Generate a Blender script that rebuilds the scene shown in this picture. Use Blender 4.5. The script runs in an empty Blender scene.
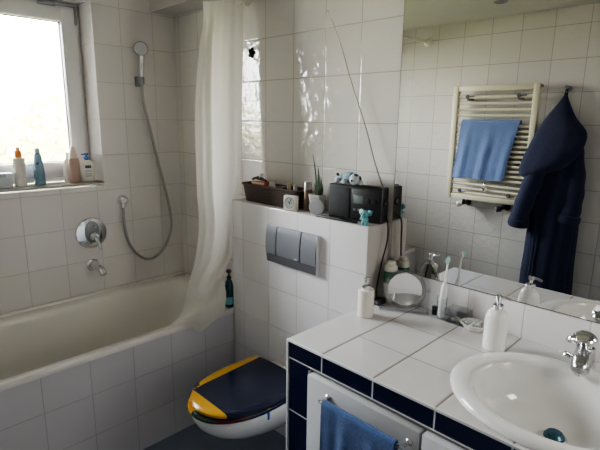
import bpy, bmesh, math, random
from mathutils import Vector as V, Matrix, noise
random.seed(7)
PI = math.pi
col = bpy.context.scene.collection
sc = bpy.context.scene

# ------------------------------------------------------------------ helpers
def cam_axes(yaw, pitch, roll):
    y, p, r = map(math.radians, (yaw, pitch, roll))
    fw = V((math.sin(y)*math.cos(p), math.cos(y)*math.cos(p), math.sin(p)))
    rt = fw.cross(V((0, 0, 1))).normalized()
    up = rt.cross(fw)
    return fw, rt*math.cos(r) + up*math.sin(r), up*math.cos(r) - rt*math.sin(r)
CAM = V((2.7447, -1.6529, 1.612)); FPX = 475.74
FW, RT, UP = cam_axes(-44.6745, -12.4386, 0.7791)

def at(x, y, ax, val, mirror=False):
    """the point of an axis plane that was measured at a pixel"""
    d = FW*FPX + RT*(x-300) + UP*(225-y); c = CAM.copy()
    if mirror: c.y, d.y = -c.y, -d.y
    return c + d*((val-c[ax])/d[ax])

def sharp(me, ang=35):
    for p in me.polygons: p.use_smooth = True
    me.set_sharp_from_angle(angle=math.radians(ang))

def obj(name, bm, mat, parent=None, ang=35, kind=None, recalc=True):
    if recalc: bmesh.ops.recalc_face_normals(bm, faces=bm.faces[:])
    if parent is not None:
        p = parent; off = V((0, 0, 0))
        while p is not None: off += p.location; p = p.parent
        bmesh.ops.translate(bm, verts=bm.verts[:], vec=-off)
    me = bpy.data.meshes.new(name); bm.to_mesh(me); bm.free()
    for m in (mat if isinstance(mat, (list, tuple)) else [mat]): me.materials.append(m)
    sharp(me, ang)
    o = bpy.data.objects.new(name, me); col.objects.link(o)
    if parent is not None: o.parent = parent
    if kind: o['kind'] = kind
    return o

def thing(name, label, cat, loc, group=None):
    o = bpy.data.objects.new(name, None); col.objects.link(o)
    o.empty_display_size = .05
    o.location = loc; o['label'] = label; o['category'] = cat
    if group: o['group'] = group
    return o

def tag(o, label, cat, group=None):
    o['label'] = label; o['category'] = cat
    if group: o['group'] = group
    return o

def box(bm, x0, x1, y0, y1, z0, z1, bev=0, seg=2, M=None, mi=0):
    r = bmesh.ops.create_cube(bm, size=1)
    vs = r['verts']
    for v in vs:
        v.co = V(((x0+x1)/2 + v.co.x*(x1-x0), (y0+y1)/2 + v.co.y*(y1-y0), (z0+z1)/2 + v.co.z*(z1-z0)))
    fs = {f for v in vs for f in v.link_faces}
    for f in fs: f.material_index = mi
    if bev:
        es = list({e for v in vs for e in v.link_edges})
        rr = bmesh.ops.bevel(bm, geom=es, offset=bev, segments=seg, profile=.5, affect='EDGES')
        vs = list({v for f in rr['faces'] for v in f.verts} | {v for v in vs if v.is_valid})
    if M is not None:
        for v in vs: v.co = M @ v.co
    return bm

def rings(bm, rs, cap0=True, cap1=True, closed=True, mi=0):
    """skin a list of equal-length vertex loops"""
    L = [[bm.verts.new(p) for p in r] for r in rs]
    n = len(L[0])
    for a, b in zip(L, L[1:]):
        for i in range(n if closed else n-1):
            j = (i+1) % n
            f = bm.faces.new((a[i], a[j], b[j], b[i])); f.material_index = mi
    if closed:
        if cap0: bm.faces.new(list(reversed(L[0]))).material_index = mi
        if cap1: bm.faces.new(L[-1]).material_index = mi
    return L

def frame_of(d):
    d = d.normalized()
    a = V((0, 0, 1)) if abs(d.z) < .9 else V((1, 0, 0))
    u = d.cross(a).normalized(); return u, d.cross(u).normalized()

def lathe(bm, prof, c, d=V((0, 0, 1)), seg=28, sx=1, sy=1, u=None, cap0=True, cap1=True, mi=0):
    """profile of (radius, height) turned about axis d from point c"""
    d = V(d).normalized(); c = V(c)
    if u is None: u, w = frame_of(d)
    else: u = V(u).normalized(); w = d.cross(u)
    if d == V((0, 0, 1)) and u is None: u, w = V((1, 0, 0)), V((0, 1, 0))
    rs = [[c + d*h + (u*math.cos(2*PI*i/seg)*sx + w*math.sin(2*PI*i/seg)*sy)*max(r, 1e-5) for i in range(seg)] for r, h in prof]
    rings(bm, rs, cap0, cap1, mi=mi); return bm

def spline(pts, n=8):
    """Catmull-Rom through points"""
    P = [V(p) for p in pts]; out = []
    for i in range(len(P)-1):
        p0 = P[max(i-1, 0)]; p1 = P[i]; p2 = P[i+1]; p3 = P[min(i+2, len(P)-1)]
        for k in range(n):
            t = k/n
            out.append(.5*((2*p1) + (p2-p0)*t + (2*p0-5*p1+4*p2-p3)*t*t + (3*p1-p0-3*p2+p3)*t**3))
    out.append(P[-1]); return out

def tube(bm, pts, r, seg=10, cap=True, mi=0, sq=None):
    pts = [V(p) for p in pts]; n = len(pts)
    R = r if isinstance(r, (list, tuple)) else [r]*n
    d = (pts[1]-pts[0]).normalized(); u, w = frame_of(d); rs = []
    for i, p in enumerate(pts):
        t = (pts[min(i+1, n-1)] - pts[max(i-1, 0)]).normalized()
        u = (u - t*u.dot(t)).normalized(); w = t.cross(u)
        rs.append([p + (u*math.cos(2*PI*k/seg) + w*math.sin(2*PI*k/seg))*R[i] for k in range(seg)])
    rings(bm, rs, cap, cap, mi=mi); return bm

def sphere(bm, c, r, s=(1, 1, 1), seg=16, mi=0, M=None):
    rr = bmesh.ops.create_uvsphere(bm, u_segments=seg, v_segments=max(6, seg*2//3), radius=r)
    for v in rr['verts']:
        p = V((v.co.x*s[0], v.co.y*s[1], v.co.z*s[2]))
        if M is not None: p = M @ p
        v.co = p + V(c)
    for f in {f for v in rr['verts'] for f in v.link_faces}: f.material_index = mi
    return bm

def sheet(bm, rows, thick=0):
    """rows of points -> grid, optionally thickened"""
    L = [[bm.verts.new(p) for p in r] for r in rows]
    fs = []
    for a, b in zip(L, L[1:]):
        for i in range(len(a)-1): fs.append(bm.faces.new((a[i], a[i+1], b[i+1], b[i])))
    if thick: 
        bmesh.ops.recalc_face_normals(bm, faces=fs)
        bmesh.ops.solidify(bm, geom=fs, thickness=thick)
    return bm

B = bmesh.new

# ------------------------------------------------------------------ materials
class N:
    def __init__(s, name):
        s.m = bpy.data.materials.new(name); s.m.use_nodes = True
        s.t = s.m.node_tree; s.b = s.t.nodes['Principled BSDF']; s.o = s.t.nodes['Material Output']
    def n(s, typ, **k):
        x = s.t.nodes.new(typ)
        for a, b in k.items(): setattr(x, a, b)
        return x
    def put(s, val, sock):
        if hasattr(val, 'is_linked') or isinstance(val, bpy.types.NodeSocket): s.t.links.new(val, sock)
        else: sock.default_value = val
    def math(s, op, a, b=0.0, c=0.0):
        x = s.n('ShaderNodeMath', operation=op)
        for i, v in enumerate((a, b, c)): s.put(v, x.inputs[i])
        return x.outputs[0]
    def mix(s, f, a, b):
        x = s.n('ShaderNodeMix', data_type='RGBA')
        s.put(f, x.inputs[0])
        for v, i in ((a, 6), (b, 7)):
            if isinstance(v, tuple): v = (*v[:3], 1)
            s.put(v, x.inputs[i])
        return x.outputs[2]
    def noise(s, scale, detail=2, rough=.5, vec=None):
        x = s.n('ShaderNodeTexNoise'); x.inputs['Scale'].default_value = scale
        x.inputs['Detail'].default_value = detail; x.inputs['Roughness'].default_value = rough
        if vec is not None: s.t.links.new(vec, x.inputs['Vector'])
        return x.outputs[0]
    def pos(s): return s.n('ShaderNodeNewGeometry').outputs['Position']
    def xyz(s):
        x = s.n('ShaderNodeSeparateXYZ'); s.t.links.new(s.pos(), x.inputs[0]); return x.outputs
    def bump(s, h, strength=.3, dist=.01, normal=None):
        x = s.n('ShaderNodeBump'); x.inputs['Strength'].default_value = strength; x.inputs['Distance'].default_value = dist
        s.t.links.new(h, x.inputs['Height'])
        if normal is not None: s.t.links.new(normal, x.inputs['Normal'])
        return x.outputs[0]

def pm(name, c, rough=.5, metal=0, vary=.06, scale=30, bump=0, bscale=200, **k):
    """plain procedural surface: base colour with a little noise"""
    q = N(name)
    f = q.noise(scale, 3, vec=q.pos())
    q.t.links.new(q.mix(f, tuple(max(0, x*(1-vary)) for x in c), tuple(min(1, x*(1+vary)) for x in c)), q.b.inputs['Base Color'])
    q.b.inputs['Roughness'].default_value = rough; q.b.inputs['Metallic'].default_value = metal
    for a, b in k.items():
        q.b.inputs[a.replace('_', ' ')].default_value = b
    if bump: q.t.links.new(q.bump(q.noise(bscale, 2, vec=q.pos()), bump, .004), q.b.inputs['Normal'])
    return q.m

def tile_mat(name, axu, pu, wu, axv, pv, wv, c, grout, g=.003, rough=.08, wave=.05, wscale=14, marb=0, gv=None, cut=None):
    q = N(name); P = q.xyz()
    def cell(ax, ph, w):
        s_ = q.math('DIVIDE', q.math('SUBTRACT', P[ax], ph), w)
        fl = q.math('FLOOR', s_); fr = q.math('SUBTRACT', s_, fl)
        d = q.math('MULTIPLY', q.math('MINIMUM', fr, q.math('SUBTRACT', 1.0, fr)), w)   # distance to the joint
        return fl, d
    fu, du = cell(axu, pu, wu); fv, dv = cell(axv, pv, wv)
    if gv: dv = q.math('MULTIPLY', dv, g/gv)
    if cut is not None: dv = q.math('ADD', dv, q.math('LESS_THAN', P[axu], cut))
    d = q.math('MINIMUM', du, dv)
    mr = q.n('ShaderNodeMapRange', interpolation_type='SMOOTHSTEP')
    q.t.links.new(d, mr.inputs[0]); mr.inputs[1].default_value = g*.35; mr.inputs[2].default_value = g*.75
    mask = mr.outputs[0]
    idv = q.n('ShaderNodeCombineXYZ'); q.t.links.new(fu, idv.inputs[0]); q.t.links.new(fv, idv.inputs[1])
    wn = q.n('ShaderNodeTexWhiteNoise', noise_dimensions='3D'); q.t.links.new(idv.outputs[0], wn.inputs['Vector'])
    lo = tuple(x*.955 for x in c)
    cc = q.mix(wn.outputs['Value'], lo, c)
    cl = q.noise(5, 4, .6, q.pos())
    cc = q.mix(q.math('MULTIPLY', cl, .35 if not marb else .9), cc, tuple(x*(.93 if not marb else marb) for x in c))
    q.t.links.new(q.mix(mask, grout, cc), q.b.inputs['Base Color'])
    rr = q.n('ShaderNodeMix', data_type='FLOAT'); q.t.links.new(mask, rr.inputs[0]); rr.inputs[2].default_value = .7; rr.inputs[3].default_value = rough
    q.t.links.new(rr.outputs[0], q.b.inputs['Roughness'])
    # glaze ripple, shifted from tile to tile
    off = q.n('ShaderNodeVectorMath', operation='MULTIPLY_ADD')
    q.t.links.new(wn.outputs['Color'], off.inputs[0]); off.inputs[1].default_value = (3, 3, 3); q.t.links.new(q.pos(), off.inputs[2])
    b1 = q.bump(q.noise(wscale, 1.5, .5, off.outputs[0]), wave, .02)
    edge = q.n('ShaderNodeMapRange', interpolation_type='SMOOTHSTEP')
    q.t.links.new(d, edge.inputs[0]); edge.inputs[1].default_value = 0; edge.inputs[2].default_value = g*1.6
    b2 = q.bump(edge.outputs[0], .5, .0015, b1)
    q.t.links.new(b2, q.b.inputs['Normal'])
    return q.m

TC = (.74, .705, .69); GR = (.50, .465, .44)
TW, TH = .20, .2023
m_w1 = tile_mat('window_wall_tile', 1, -.1436, TW, 2, 2.0077, TH, TC, GR)
m_w2 = tile_mat('toilet_wall_tile', 0, .8528, TW, 2, 2.0068, TH, (.73, .70, .665), (.43, .40, .35), wave=.17, wscale=22, g=.0038)
m_w4 = tile_mat('opposite_wall_tile', 0, .61, .2025, 2, 2.211, TH, (.62, .595, .565), (.34, .32, .295), wave=.16, wscale=26, g=.0036)  # same tile as the other walls, this wall's shade darkened into the colour
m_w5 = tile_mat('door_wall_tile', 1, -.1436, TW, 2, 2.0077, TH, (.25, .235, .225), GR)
m_box = tile_mat('cistern_tile', 0, .8405, TW, 2, 1.199-TH, TH, (.76, .735, .745), GR, wave=.04)
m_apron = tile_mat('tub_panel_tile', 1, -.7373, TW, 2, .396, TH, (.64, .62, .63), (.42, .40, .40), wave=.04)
m_splash = tile_mat('splashback_tile', 0, 1.8113, .2016, 2, .867, .5, (.76, .735, .73), GR, wave=.04)
m_ctop = tile_mat('worktop_tile', 0, 1.8113, .2016, 1, -.608, .2, (.69, .665, .655), (.24, .19, .15), rough=.10, wave=.03, marb=.82, g=.0055, gv=.0028, cut=1.8113)
m_floor = tile_mat('floor_tile', 0, .75, .3, 1, 0, .3, (.21, .25, .33), (.17, .20, .26), rough=.45, wave=.02, marb=.6)
m_blue = tile_mat('navy_trim_tile', 0, 1.8113, .2016, 2, .8095, .203, (.006, .010, .038), (.55, .55, .55), rough=.12, g=.0045, wave=.02)
m_pil = tile_mat('navy_pilaster_tile', 0, 1.66, 5, 2, .812, .2, (.006, .010, .038), (.55, .55, .55), rough=.12, g=.0045, wave=.02)
m_plaster = pm('ceiling_plaster', (.55, .525, .50), .9, vary=.03, scale=3, bump=.1, bscale=120)
m_white = pm('white_gloss', (.74, .73, .72), .18, vary=.02)
m_enamel = pm('bath_enamel', (.72, .69, .64), .14, vary=.02, scale=4)
m_ceramic = pm('white_ceramic', (.80, .785, .76), .07, vary=.015, scale=5)
m_pvc = pm('window_pvc', (.72, .71, .70), .3, vary=.02)
m_paint = pm('cabinet_paint', (.55, .55, .55), .35, vary=.03, scale=8)
m_chrome = pm('chrome', (.72, .73, .75), .08, 1, vary=.04)
m_satinchrome = pm('satin_chrome', (.50, .51, .52), .22, 1, vary=.04)
m_darkchrome = pm('hose_chrome', (.38, .38, .38), .3, .9, vary=.08, bump=.3, bscale=500)
m_satin = pm('satin_grey_plastic', (.25, .26, .28), .32, .35, vary=.05, scale=300)
m_silver2 = pm('bright_silver_edge', (.62, .62, .63), .3, .6)
m_satin_dark = pm('dark_grey_plastic', (.13, .13, .14), .35, .2, vary=.05)
m_black = pm('black_plastic', (.012, .012, .014), .38, vary=.2)
m_blackm = pm('black_grille', (.010, .010, .012), .6, vary=.3, scale=500, bump=.5, bscale=700)
m_rubber = pm('black_rubber', (.015, .015, .015), .6)
m_cream = pm('cream_enamel', (.66, .62, .47), .35, vary=.03)
m_navycloth = pm('navy_terry', (.011, .016, .050), .95, vary=.5, scale=60, bump=.8, bscale=350, Sheen_Weight=.08)
m_bluecloth = pm('light_blue_terry', (.135, .205, .40), .95, vary=.2, scale=120, bump=.8, bscale=420, Sheen_Weight=.2)
m_bluecloth2 = pm('mid_blue_terry', (.06, .12, .29), .95, vary=.5, scale=160, bump=1, bscale=380, Sheen_Weight=.2)
m_wicker = None
m_gasket = pm('window_gasket', (.03, .03, .03), .6)
m_orange = pm('orange_plastic', (.85, .27, .06), .35)
m_bottlew = pm('white_bottle_plastic', (.74, .70, .63), .35, vary=.03)
m_bottleb = pm('blue_bottle_plastic', (.20, .33, .43), .25, vary=.1, Transmission_Weight=.2)
m_lav = pm('pale_cap_plastic', (.62, .66, .72), .35)
m_pink = pm('pink_beige_plastic', (.52, .36, .30), .35, vary=.06)
m_tan = pm('pale_pink_plastic', (.72, .60, .52), .35)
m_capblue = pm('blue_pump_plastic', (.05, .14, .42), .35)
m_label = pm('dark_label_print', (.05, .07, .14), .5)
m_greylabel = pm('grey_print', (.35, .40, .45), .5)
m_teal = pm('teal_plastic', (.13, .36, .39), .45, vary=.15, scale=80)
m_tealdark = pm('dark_teal_liquid', (.014, .055, .065), .2)
m_green = pm('green_label', (.035, .15, .075), .4, vary=.3)
m_leaf = pm('dark_green_leaf', (.03, .06, .025), .45, vary=.6, scale=60)
m_silver = pm('brushed_silver', (.42, .40, .37), .3, .7, vary=.1)
m_brown = pm('brown_can', (.20, .14, .10), .3, .5, vary=.1)
m_dial = pm('grey_dial', (.42, .43, .40), .5, vary=.05)
m_creamp = pm('cream_plastic', (.66, .63, .52), .4)
m_lcd = pm('lcd_screen', (.17, .21, .19), .25, vary=.04)
m_redbox = pm('red_orange_card', (.50, .10, .05), .5)
m_paper = pm('pale_paper', (.60, .58, .52), .8)
m_gold = pm('gold_cap', (.62, .52, .30), .3, .5)
m_plushb = pm('blue_grey_plush', (.25, .36, .42), .95, vary=.4, scale=140, bump=.7, bscale=400)
m_plushw = pm('white_plush', (.55, .60, .62), .95, vary=.1, scale=140, bump=.7, bscale=400)
m_plushd = pm('dark_plush', (.03, .05, .08), .95, vary=.3, scale=140, bump=.7, bscale=400)
m_pebble = pm('pale_pebbles', (.45, .45, .43), .4, vary=.35, scale=40)
m_toothw = pm('white_toothbrush_plastic', (.78, .78, .78), .25, vary=.02)
m_bristle = pm('mint_bristles', (.32, .62, .55), .6, vary=.15, scale=300)
m_yellow = pm('yellow_gloss', (.62, .32, .03), .15, vary=.04)

def glass_mat(name, c=(.98, .985, .985), rough=.03, ior=1.18):
    q = N(name); q.b.inputs['Base Color'].default_value = (*c, 1)
    q.t.links.new(q.mix(q.noise(8, 1, vec=q.pos()), tuple(x*.98 for x in c), c), q.b.inputs['Base Color'])
    q.b.inputs['Transmission Weight'].default_value = 1; q.b.inputs['Roughness'].default_value = rough; q.b.inputs['IOR'].default_value = ior
    return q.m
m_acrylic = glass_mat('clear_acrylic')
def pane_mat():
    q = N('window_pane'); t = q.n('ShaderNodeBsdfTransparent'); g = q.n('ShaderNodeBsdfGlossy')
    t.inputs[0].default_value = (.96, .98, .97, 1); g.inputs['Roughness'].default_value = .01
    f = q.n('ShaderNodeFresnel'); f.inputs[0].default_value = 1.45
    x = q.n('ShaderNodeMixShader')
    q.t.links.new(f.outputs[0], x.inputs[0]); q.t.links.new(t.outputs[0], x.inputs[1]); q.t.links.new(g.outputs[0], x.inputs[2])
    q.t.links.new(x.outputs[0], q.o.inputs[0]); return q.m
m_pane = pane_mat()
def film_mat(name, c, f0):
    q = N(name); t = q.n('ShaderNodeBsdfTransparent'); g = q.n('ShaderNodeBsdfGlossy')
    t.inputs[0].default_value = (*c, 1); g.inputs['Roughness'].default_value = .05
    lw = q.n('ShaderNodeLayerWeight'); lw.inputs[0].default_value = .5
    f = q.math('ADD', q.math('MULTIPLY', q.math('POWER', lw.outputs['Facing'], 3.0), .55), f0)
    x = q.n('ShaderNodeMixShader')
    q.t.links.new(f, x.inputs[0]); q.t.links.new(t.outputs[0], x.inputs[1]); q.t.links.new(g.outputs[0], x.inputs[2])
    q.t.links.new(x.outputs[0], q.o.inputs[0]); return q.m
m_film = film_mat('clear_acrylic_sheet', (.95, .96, .965), .04)
m_ringfilm = film_mat('clear_acrylic_ring', (.84, .86, .87), .16)
def mirror_mat(name, c):
    q = N(name)
    q.t.links.new(q.mix(q.noise(3, 1, vec=q.pos()), c, tuple(x*.985 for x in c)), q.b.inputs['Base Color'])
    q.b.inputs['Metallic'].default_value = 1; q.b.inputs['Roughness'].default_value = 0; return q.m
m_mirror = mirror_mat('mirror_silver', (.76, .765, .74)); m_mirror2 = mirror_mat('shaving_mirror_silver', (.9, .9, .9))
def curtain_mat():
    q = N('curtain_cloth'); d = q.n('ShaderNodeBsdfDiffuse'); t = q.n('ShaderNodeBsdfTranslucent'); g = q.n('ShaderNodeBsdfGlossy')
    c = q.mix(q.noise(40, 3, vec=q.pos()), (.68, .655, .585), (.74, .715, .65))
    q.t.links.new(c, d.inputs[0]); q.t.links.new(c, t.inputs[0]); g.inputs['Roughness'].default_value = .4
    x = q.n('ShaderNodeMixShader'); x.inputs[0].default_value = .42
    q.t.links.new(d.outputs[0], x.inputs[1]); q.t.links.new(t.outputs[0], x.inputs[2])
    y = q.n('ShaderNodeMixShader'); y.inputs[0].default_value = .05
    q.t.links.new(x.outputs[0], y.inputs[1]); q.t.links.new(g.outputs[0], y.inputs[2])
    q.t.links.new(y.outputs[0], q.o.inputs[0]); return q.m
m_curtain = curtain_mat()
def wicker_mat():
    q = N('dark_wicker'); P = q.xyz()
    w = q.math('SINE', q.math('MULTIPLY', P[0], 640.0)); h = q.math('SINE', q.math('MULTIPLY', P[2], 180.0))
    s_ = q.math('MULTIPLY', q.math('ADD', q.math('MULTIPLY', w, h), 1.0), .5)
    q.t.links.new(q.mix(s_, (.005, .003, .0025), (.12, .068, .052)), q.b.inputs['Base Color'])
    q.b.inputs['Roughness'].default_value = .5
    q.t.links.new(q.bump(s_, .8, .004), q.b.inputs['Normal']); return q.m
m_wicker = wicker_mat()
def lid_mat():
    q = N('lid_paint'); P = q.xyz()
    left = q.math('LESS_THAN', P[0], q.math('ADD', 1.070, q.math('MULTIPLY', q.math('ADD', P[1], .24), -.05)))
    front = q.math('LESS_THAN', q.math('ADD', P[1], q.math('MULTIPLY', P[0], 0.02)), -.614)
    f = q.math('MAXIMUM', left, front)
    q.t.links.new(q.mix(f, (.012, .017, .042), (.62, .33, .035)), q.b.inputs['Base Color'])
    q.b.inputs['Roughness'].default_value = .16; return q.m
def seat_mat():
    q = N('seat_paint'); P = q.xyz()
    a = q.mix(q.math('GREATER_THAN', P[0], 1.20), (.60, .30, .02), (.010, .028, .016))
    a = q.mix(q.math('GREATER_THAN', P[0], 1.315), a, (.060, .008, .012))
    a = q.mix(q.math('GREATER_THAN', P[0], 1.393), a, (.012, .017, .05))
    a = q.mix(q.math('GREATER_THAN', P[1], -.50), a, (.012, .017, .05))
    q.t.links.new(a, q.b.inputs['Base Color']); q.b.inputs['Roughness'].default_value = .16; return q.m

# ------------------------------------------------------------------ the room
XR, YF, CH = 3.25, -1.77, 2.315           # right wall, near wall, ceiling
WY0, WY1, WZ0, WZ1 = -1.62, -.50, 1.247, 2.225   # window opening
bm = B(); box(bm, -.3, XR+1.6, YF-.15, .15, -.1, 0); obj('floor', bm, m_floor, kind='structure')
bm = B(); box(bm, -.3, XR+1.6, YF-.15, .15, CH, CH+.12); obj('ceiling', bm, m_plaster, kind='structure')
bm = B()
box(bm, -.28, 0, WY1, .15, 0, CH); box(bm, -.28, 0, YF-.15, WY0, 0, CH)
box(bm, -.28, 0, WY0, WY1, 0, WZ0-.02); box(bm, -.28, 0, WY0, WY1, WZ1, CH)
obj('wall_left', bm, m_w1, kind='structure')
bm = B(); box(bm, 0, XR, 0, .15, 0, CH); obj('wall_back', bm, m_w2, kind='structure')
bm = B(); box(bm, 0, XR, YF-.15, YF, 0, CH); obj('wall_front', bm, m_w4, kind='structure')
bm = B()
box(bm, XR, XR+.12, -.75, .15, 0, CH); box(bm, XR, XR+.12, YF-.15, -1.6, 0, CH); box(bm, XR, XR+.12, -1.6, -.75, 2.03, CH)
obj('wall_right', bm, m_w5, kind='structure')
bm = B()
box(bm, XR+.12, XR+1.6, -.0, .15, 0, CH); box(bm, XR+.12, XR+1.6, YF-.15, YF, 0, CH); box(bm, XR+1.5, XR+1.6, YF, 0, 0, CH)
obj('wall_corridor', bm, m_plaster, kind='structure')
bm = B()
for y0, y1, z0, z1 in ((-1.63, -1.57, 0, 2.06), (-.78, -.72, 0, 2.06), (-1.57, -.78, 2.0, 2.06)):
    box(bm, XR-.015, XR+.135, y0, y1, z0, z1, .004)
obj('trim_1', bm, m_white, kind='structure')
# boxed-in pipe run under the ceiling above the tub
bm = B(); box(bm, 0, 1.655, -.154, 0, 2.219, CH); obj('trim_2', bm, m_plaster, kind='structure')
# half-height boxed cistern wall
bm = B(); box(bm, .752, 1.641, -.148, 0, 0, 1.199, .003); obj('wall_cistern', bm, m_box, kind='structure')
# splashback strip under the mirror
bm = B(); box(bm, 1.642, XR, -.009, 0, .86, 1.002, .002); obj('trim_3', bm, m_splash, kind='structure')

# ------------------------------------------------------------------ window
win = bpy.data.objects.new('window_1', None); col.objects.link(win); win.location = (-.2, -1.06, WZ0); win['kind'] = 'structure'
bm = B(); box(bm, -.165, .0015, WY0, WY1, WZ0-.012, WZ0, .001); obj('window_sill', bm, pm('sill_tile', (.38, .365, .35), .3, vary=.05), win)
def frame_ring(bm, x0, x1, ya, yb, za, zb, w, bev=.006):
    box(bm, x0, x1, ya, ya+w, za, zb, bev); box(bm, x0, x1, yb-w, yb, za, zb, bev)
    box(bm, x0, x1, ya+w-.004, yb-w+.004, za, za+w, bev); box(bm, x0, x1, ya+w-.004, yb-w+.004, zb-w, zb, bev)
bm = B(); frame_ring(bm, -.235, -.172, WY0, WY1, WZ0, WZ1, .05); obj('window_frame', bm, m_pvc, win)
bm = B(); frame_ring(bm, -.225, -.152, WY0+.022, WY1-.022, WZ0+.028, WZ1-.018, .085, .008); sash = obj('sash', bm, m_pvc, win)
bm = B(); frame_ring(bm, -.196, -.178, WY0+.104, WY1-.104, WZ0+.110, WZ1-.100, .006, 0); obj('gasket', bm, m_gasket, sash)
bm = B(); box(bm, -.19, -.184, WY0+.108, WY1-.108, WZ0+.114, WZ1-.104); obj('pane', bm, m_pane, sash)
bm = B(); box(bm, -.150, -.140, WY1-.036, WY1-.024, WZ1-.115, WZ1-.015, .003); box(bm, -.152, -.142, WY1-.22, WY1-.13, WZ1-.03, WZ1-.012, .003)
box(bm, -.150, -.144, WY1-.2, WY1-.03, WZ1-.024, WZ1-.018)
obj('tilt_stay', bm, m_satin, win)

# ------------------------------------------------------------------ outside
bm = B(); box(bm, -14, -.3, -12, 9, -.6, -.5); obj('garden_ground', bm, pm('lawn', (.22, .30, .10), .9, vary=.4, scale=6), kind='structure')
bm = B(); rnd = random.Random(3)
for i in range(7000):
    y = rnd.uniform(-9, 4); z = rnd.random()**.8*2.55*(.8+.2*math.sin(y*1.7)) - .5
    c = V((-3.6 - rnd.random()*.5 + .25*math.sin(y*2.1+z), y, z))
    s_ = rnd.uniform(.05, .11)
    u = V((rnd.gauss(0, 1), rnd.gauss(0, 1), rnd.gauss(0, 1))).normalized(); w = u.orthogonal().normalized()
    vs = [bm.verts.new(c + u*a*s_ + w*b*s_*.6) for a, b in ((-1, 0), (0, -1), (1, 0), (0, 1))]
    bm.faces.new(vs)
box(bm, -4.4, -4.2, -9, 4, -.5, 1.5)
hed = obj('garden_hedge', bm, pm('yellow_green_leaves', (.52, .50, .25), .6, vary=.4, scale=5), recalc=False)  # leaf colour itself is pale yellow-green, lit by the sky alone
tag(hed, 'pale yellow-green garden hedge seen through the window', 'hedge')

# ------------------------------------------------------------------ bathtub
def sup(cx, cy, hx, hy, n, z, k=72):
    out = []
    for i in range(k):
        a = 2*PI*i/k; c, s_ = math.cos(a), math.sin(a)
        out.append(V((cx + hx*math.copysign(abs(c)**(2/n), c), cy + hy*math.copysign(abs(s_)**(2/n), s_), z)))
    return out
tub = thing('bathtub', 'long off-white bathtub with a grey-white tiled front panel under the window', 'bathtub', (.375, -.88, 0))
T0, T1 = YF+.004, -.004
bm = B(); cy = (T0+T1)/2; hy = (T1-T0)/2
rs = [sup(.378, cy, .376, hy, 40, .565), sup(.378, cy, .376, hy, 40, .582), sup(.378, cy, .370, hy-.006, 40, .590),
      sup(.400, cy, .312, hy-.085, 9, .590), sup(.400, cy, .306, hy-.092, 9, .584), sup(.400, cy, .300, hy-.099, 8, .565),
      sup(.400, cy, .285, hy-.13, 6, .45), sup(.400, cy, .262, hy-.18, 5, .27), sup(.400, cy, .225, hy-.25, 4, .18), sup(.400, cy, .15, hy-.4, 3, .165)]
# the second ring carries a flat rim, corners kept square by the high exponent
rings(bm, rs, cap0=False, cap1=True)
box(bm, .004, .03, T0, T1, .585, .603, .006)
obj('basin', bm, m_enamel, tub, ang=50)
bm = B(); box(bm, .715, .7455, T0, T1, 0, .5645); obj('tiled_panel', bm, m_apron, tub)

# ------------------------------------------------------------------ shower fittings
t = thing('tub_mixer', 'round chrome tub mixer plate with lever above the spout', 'tap', (0, -.60, .955))
bm = B(); c = V((0, -.598, .957)); lathe(bm, [(.088, .0), (.090, .004), (.086, .010), (.05, .014)], c, (1, 0, 0), 40); obj('escutcheon', bm, m_chrome, t)
bm = B()
ro = [[c + V((h, math.cos(a)*.040*s_, .018 + math.copysign(abs(math.sin(a))**.8, math.sin(a))*.064*s_ - .01)) for a in [2*PI*i/32 for i in range(32)]] for h, s_ in ((.012, 1), (.022, .97), (.026, .85))]
rings(bm, ro); obj('cover_plate', bm, m_satin, t)
bm = B(); lathe(bm, [(.026, .02), (.025, .05), (.018, .058)], c+V((0, 0, -.012)), (1, 0, 0), 24); obj('knob', bm, m_chrome, t)
bm = B(); tube(bm, spline([c+V((.05, 0, -.012)), c+V((.066, .004, -.03)), c+V((.078, .012, -.062)), c+V((.082, .016, -.088))], 5), [.010]*6+[.009]*6+[.007]*4, 12); obj('lever', bm, m_chrome, t)
bm = B(); lathe(bm, [(.011, .02), (.010, .036), (.006, .04)], c+V((0, .012, .04)), (1, 0, 0), 16); obj('diverter_button', bm, m_chrome, t)

t = thing('tub_spout', 'short chrome spout pointing down over the tub edge', 'tap', (0, -.605, .765))
bm = B(); c = V((0, -.606, .768)); lathe(bm, [(.036, 0), (.036, .008), (.027, .018)], c, (1, 0, 0), 28); obj('wall_flange', bm, m_chrome, t)
bm = B(); tube(bm, spline([c+V((.01, 0, 0)), c+V((.06, .002, .002)), c+V((.115, .004, -.006)), c+V((.140, .005, -.030))], 5), [.023]*6+[.022]*6+[.020]*4, 16); obj('spout', bm, m_chrome, t)

t = thing('shower_outlet', 'round chrome wall outlet where the shower hose starts', 'shower outlet', (0, -.405, 1.13))
bm = B(); c = V((0, -.40, 1.13)); lathe(bm, [(.032, 0), (.032, .008), (.025, .03), (.012, .04)], c, (1, 0, 0), 24); obj('outlet_cover', bm, m_chrome, t)
bm = B(); tube(bm, [c+V((.03, -.004, 0)), c+V((.034, -.008, -.02)), c+V((.038, -.012, -.04))], .010, 12); obj('elbow', bm, m_chrome, t)

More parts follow.
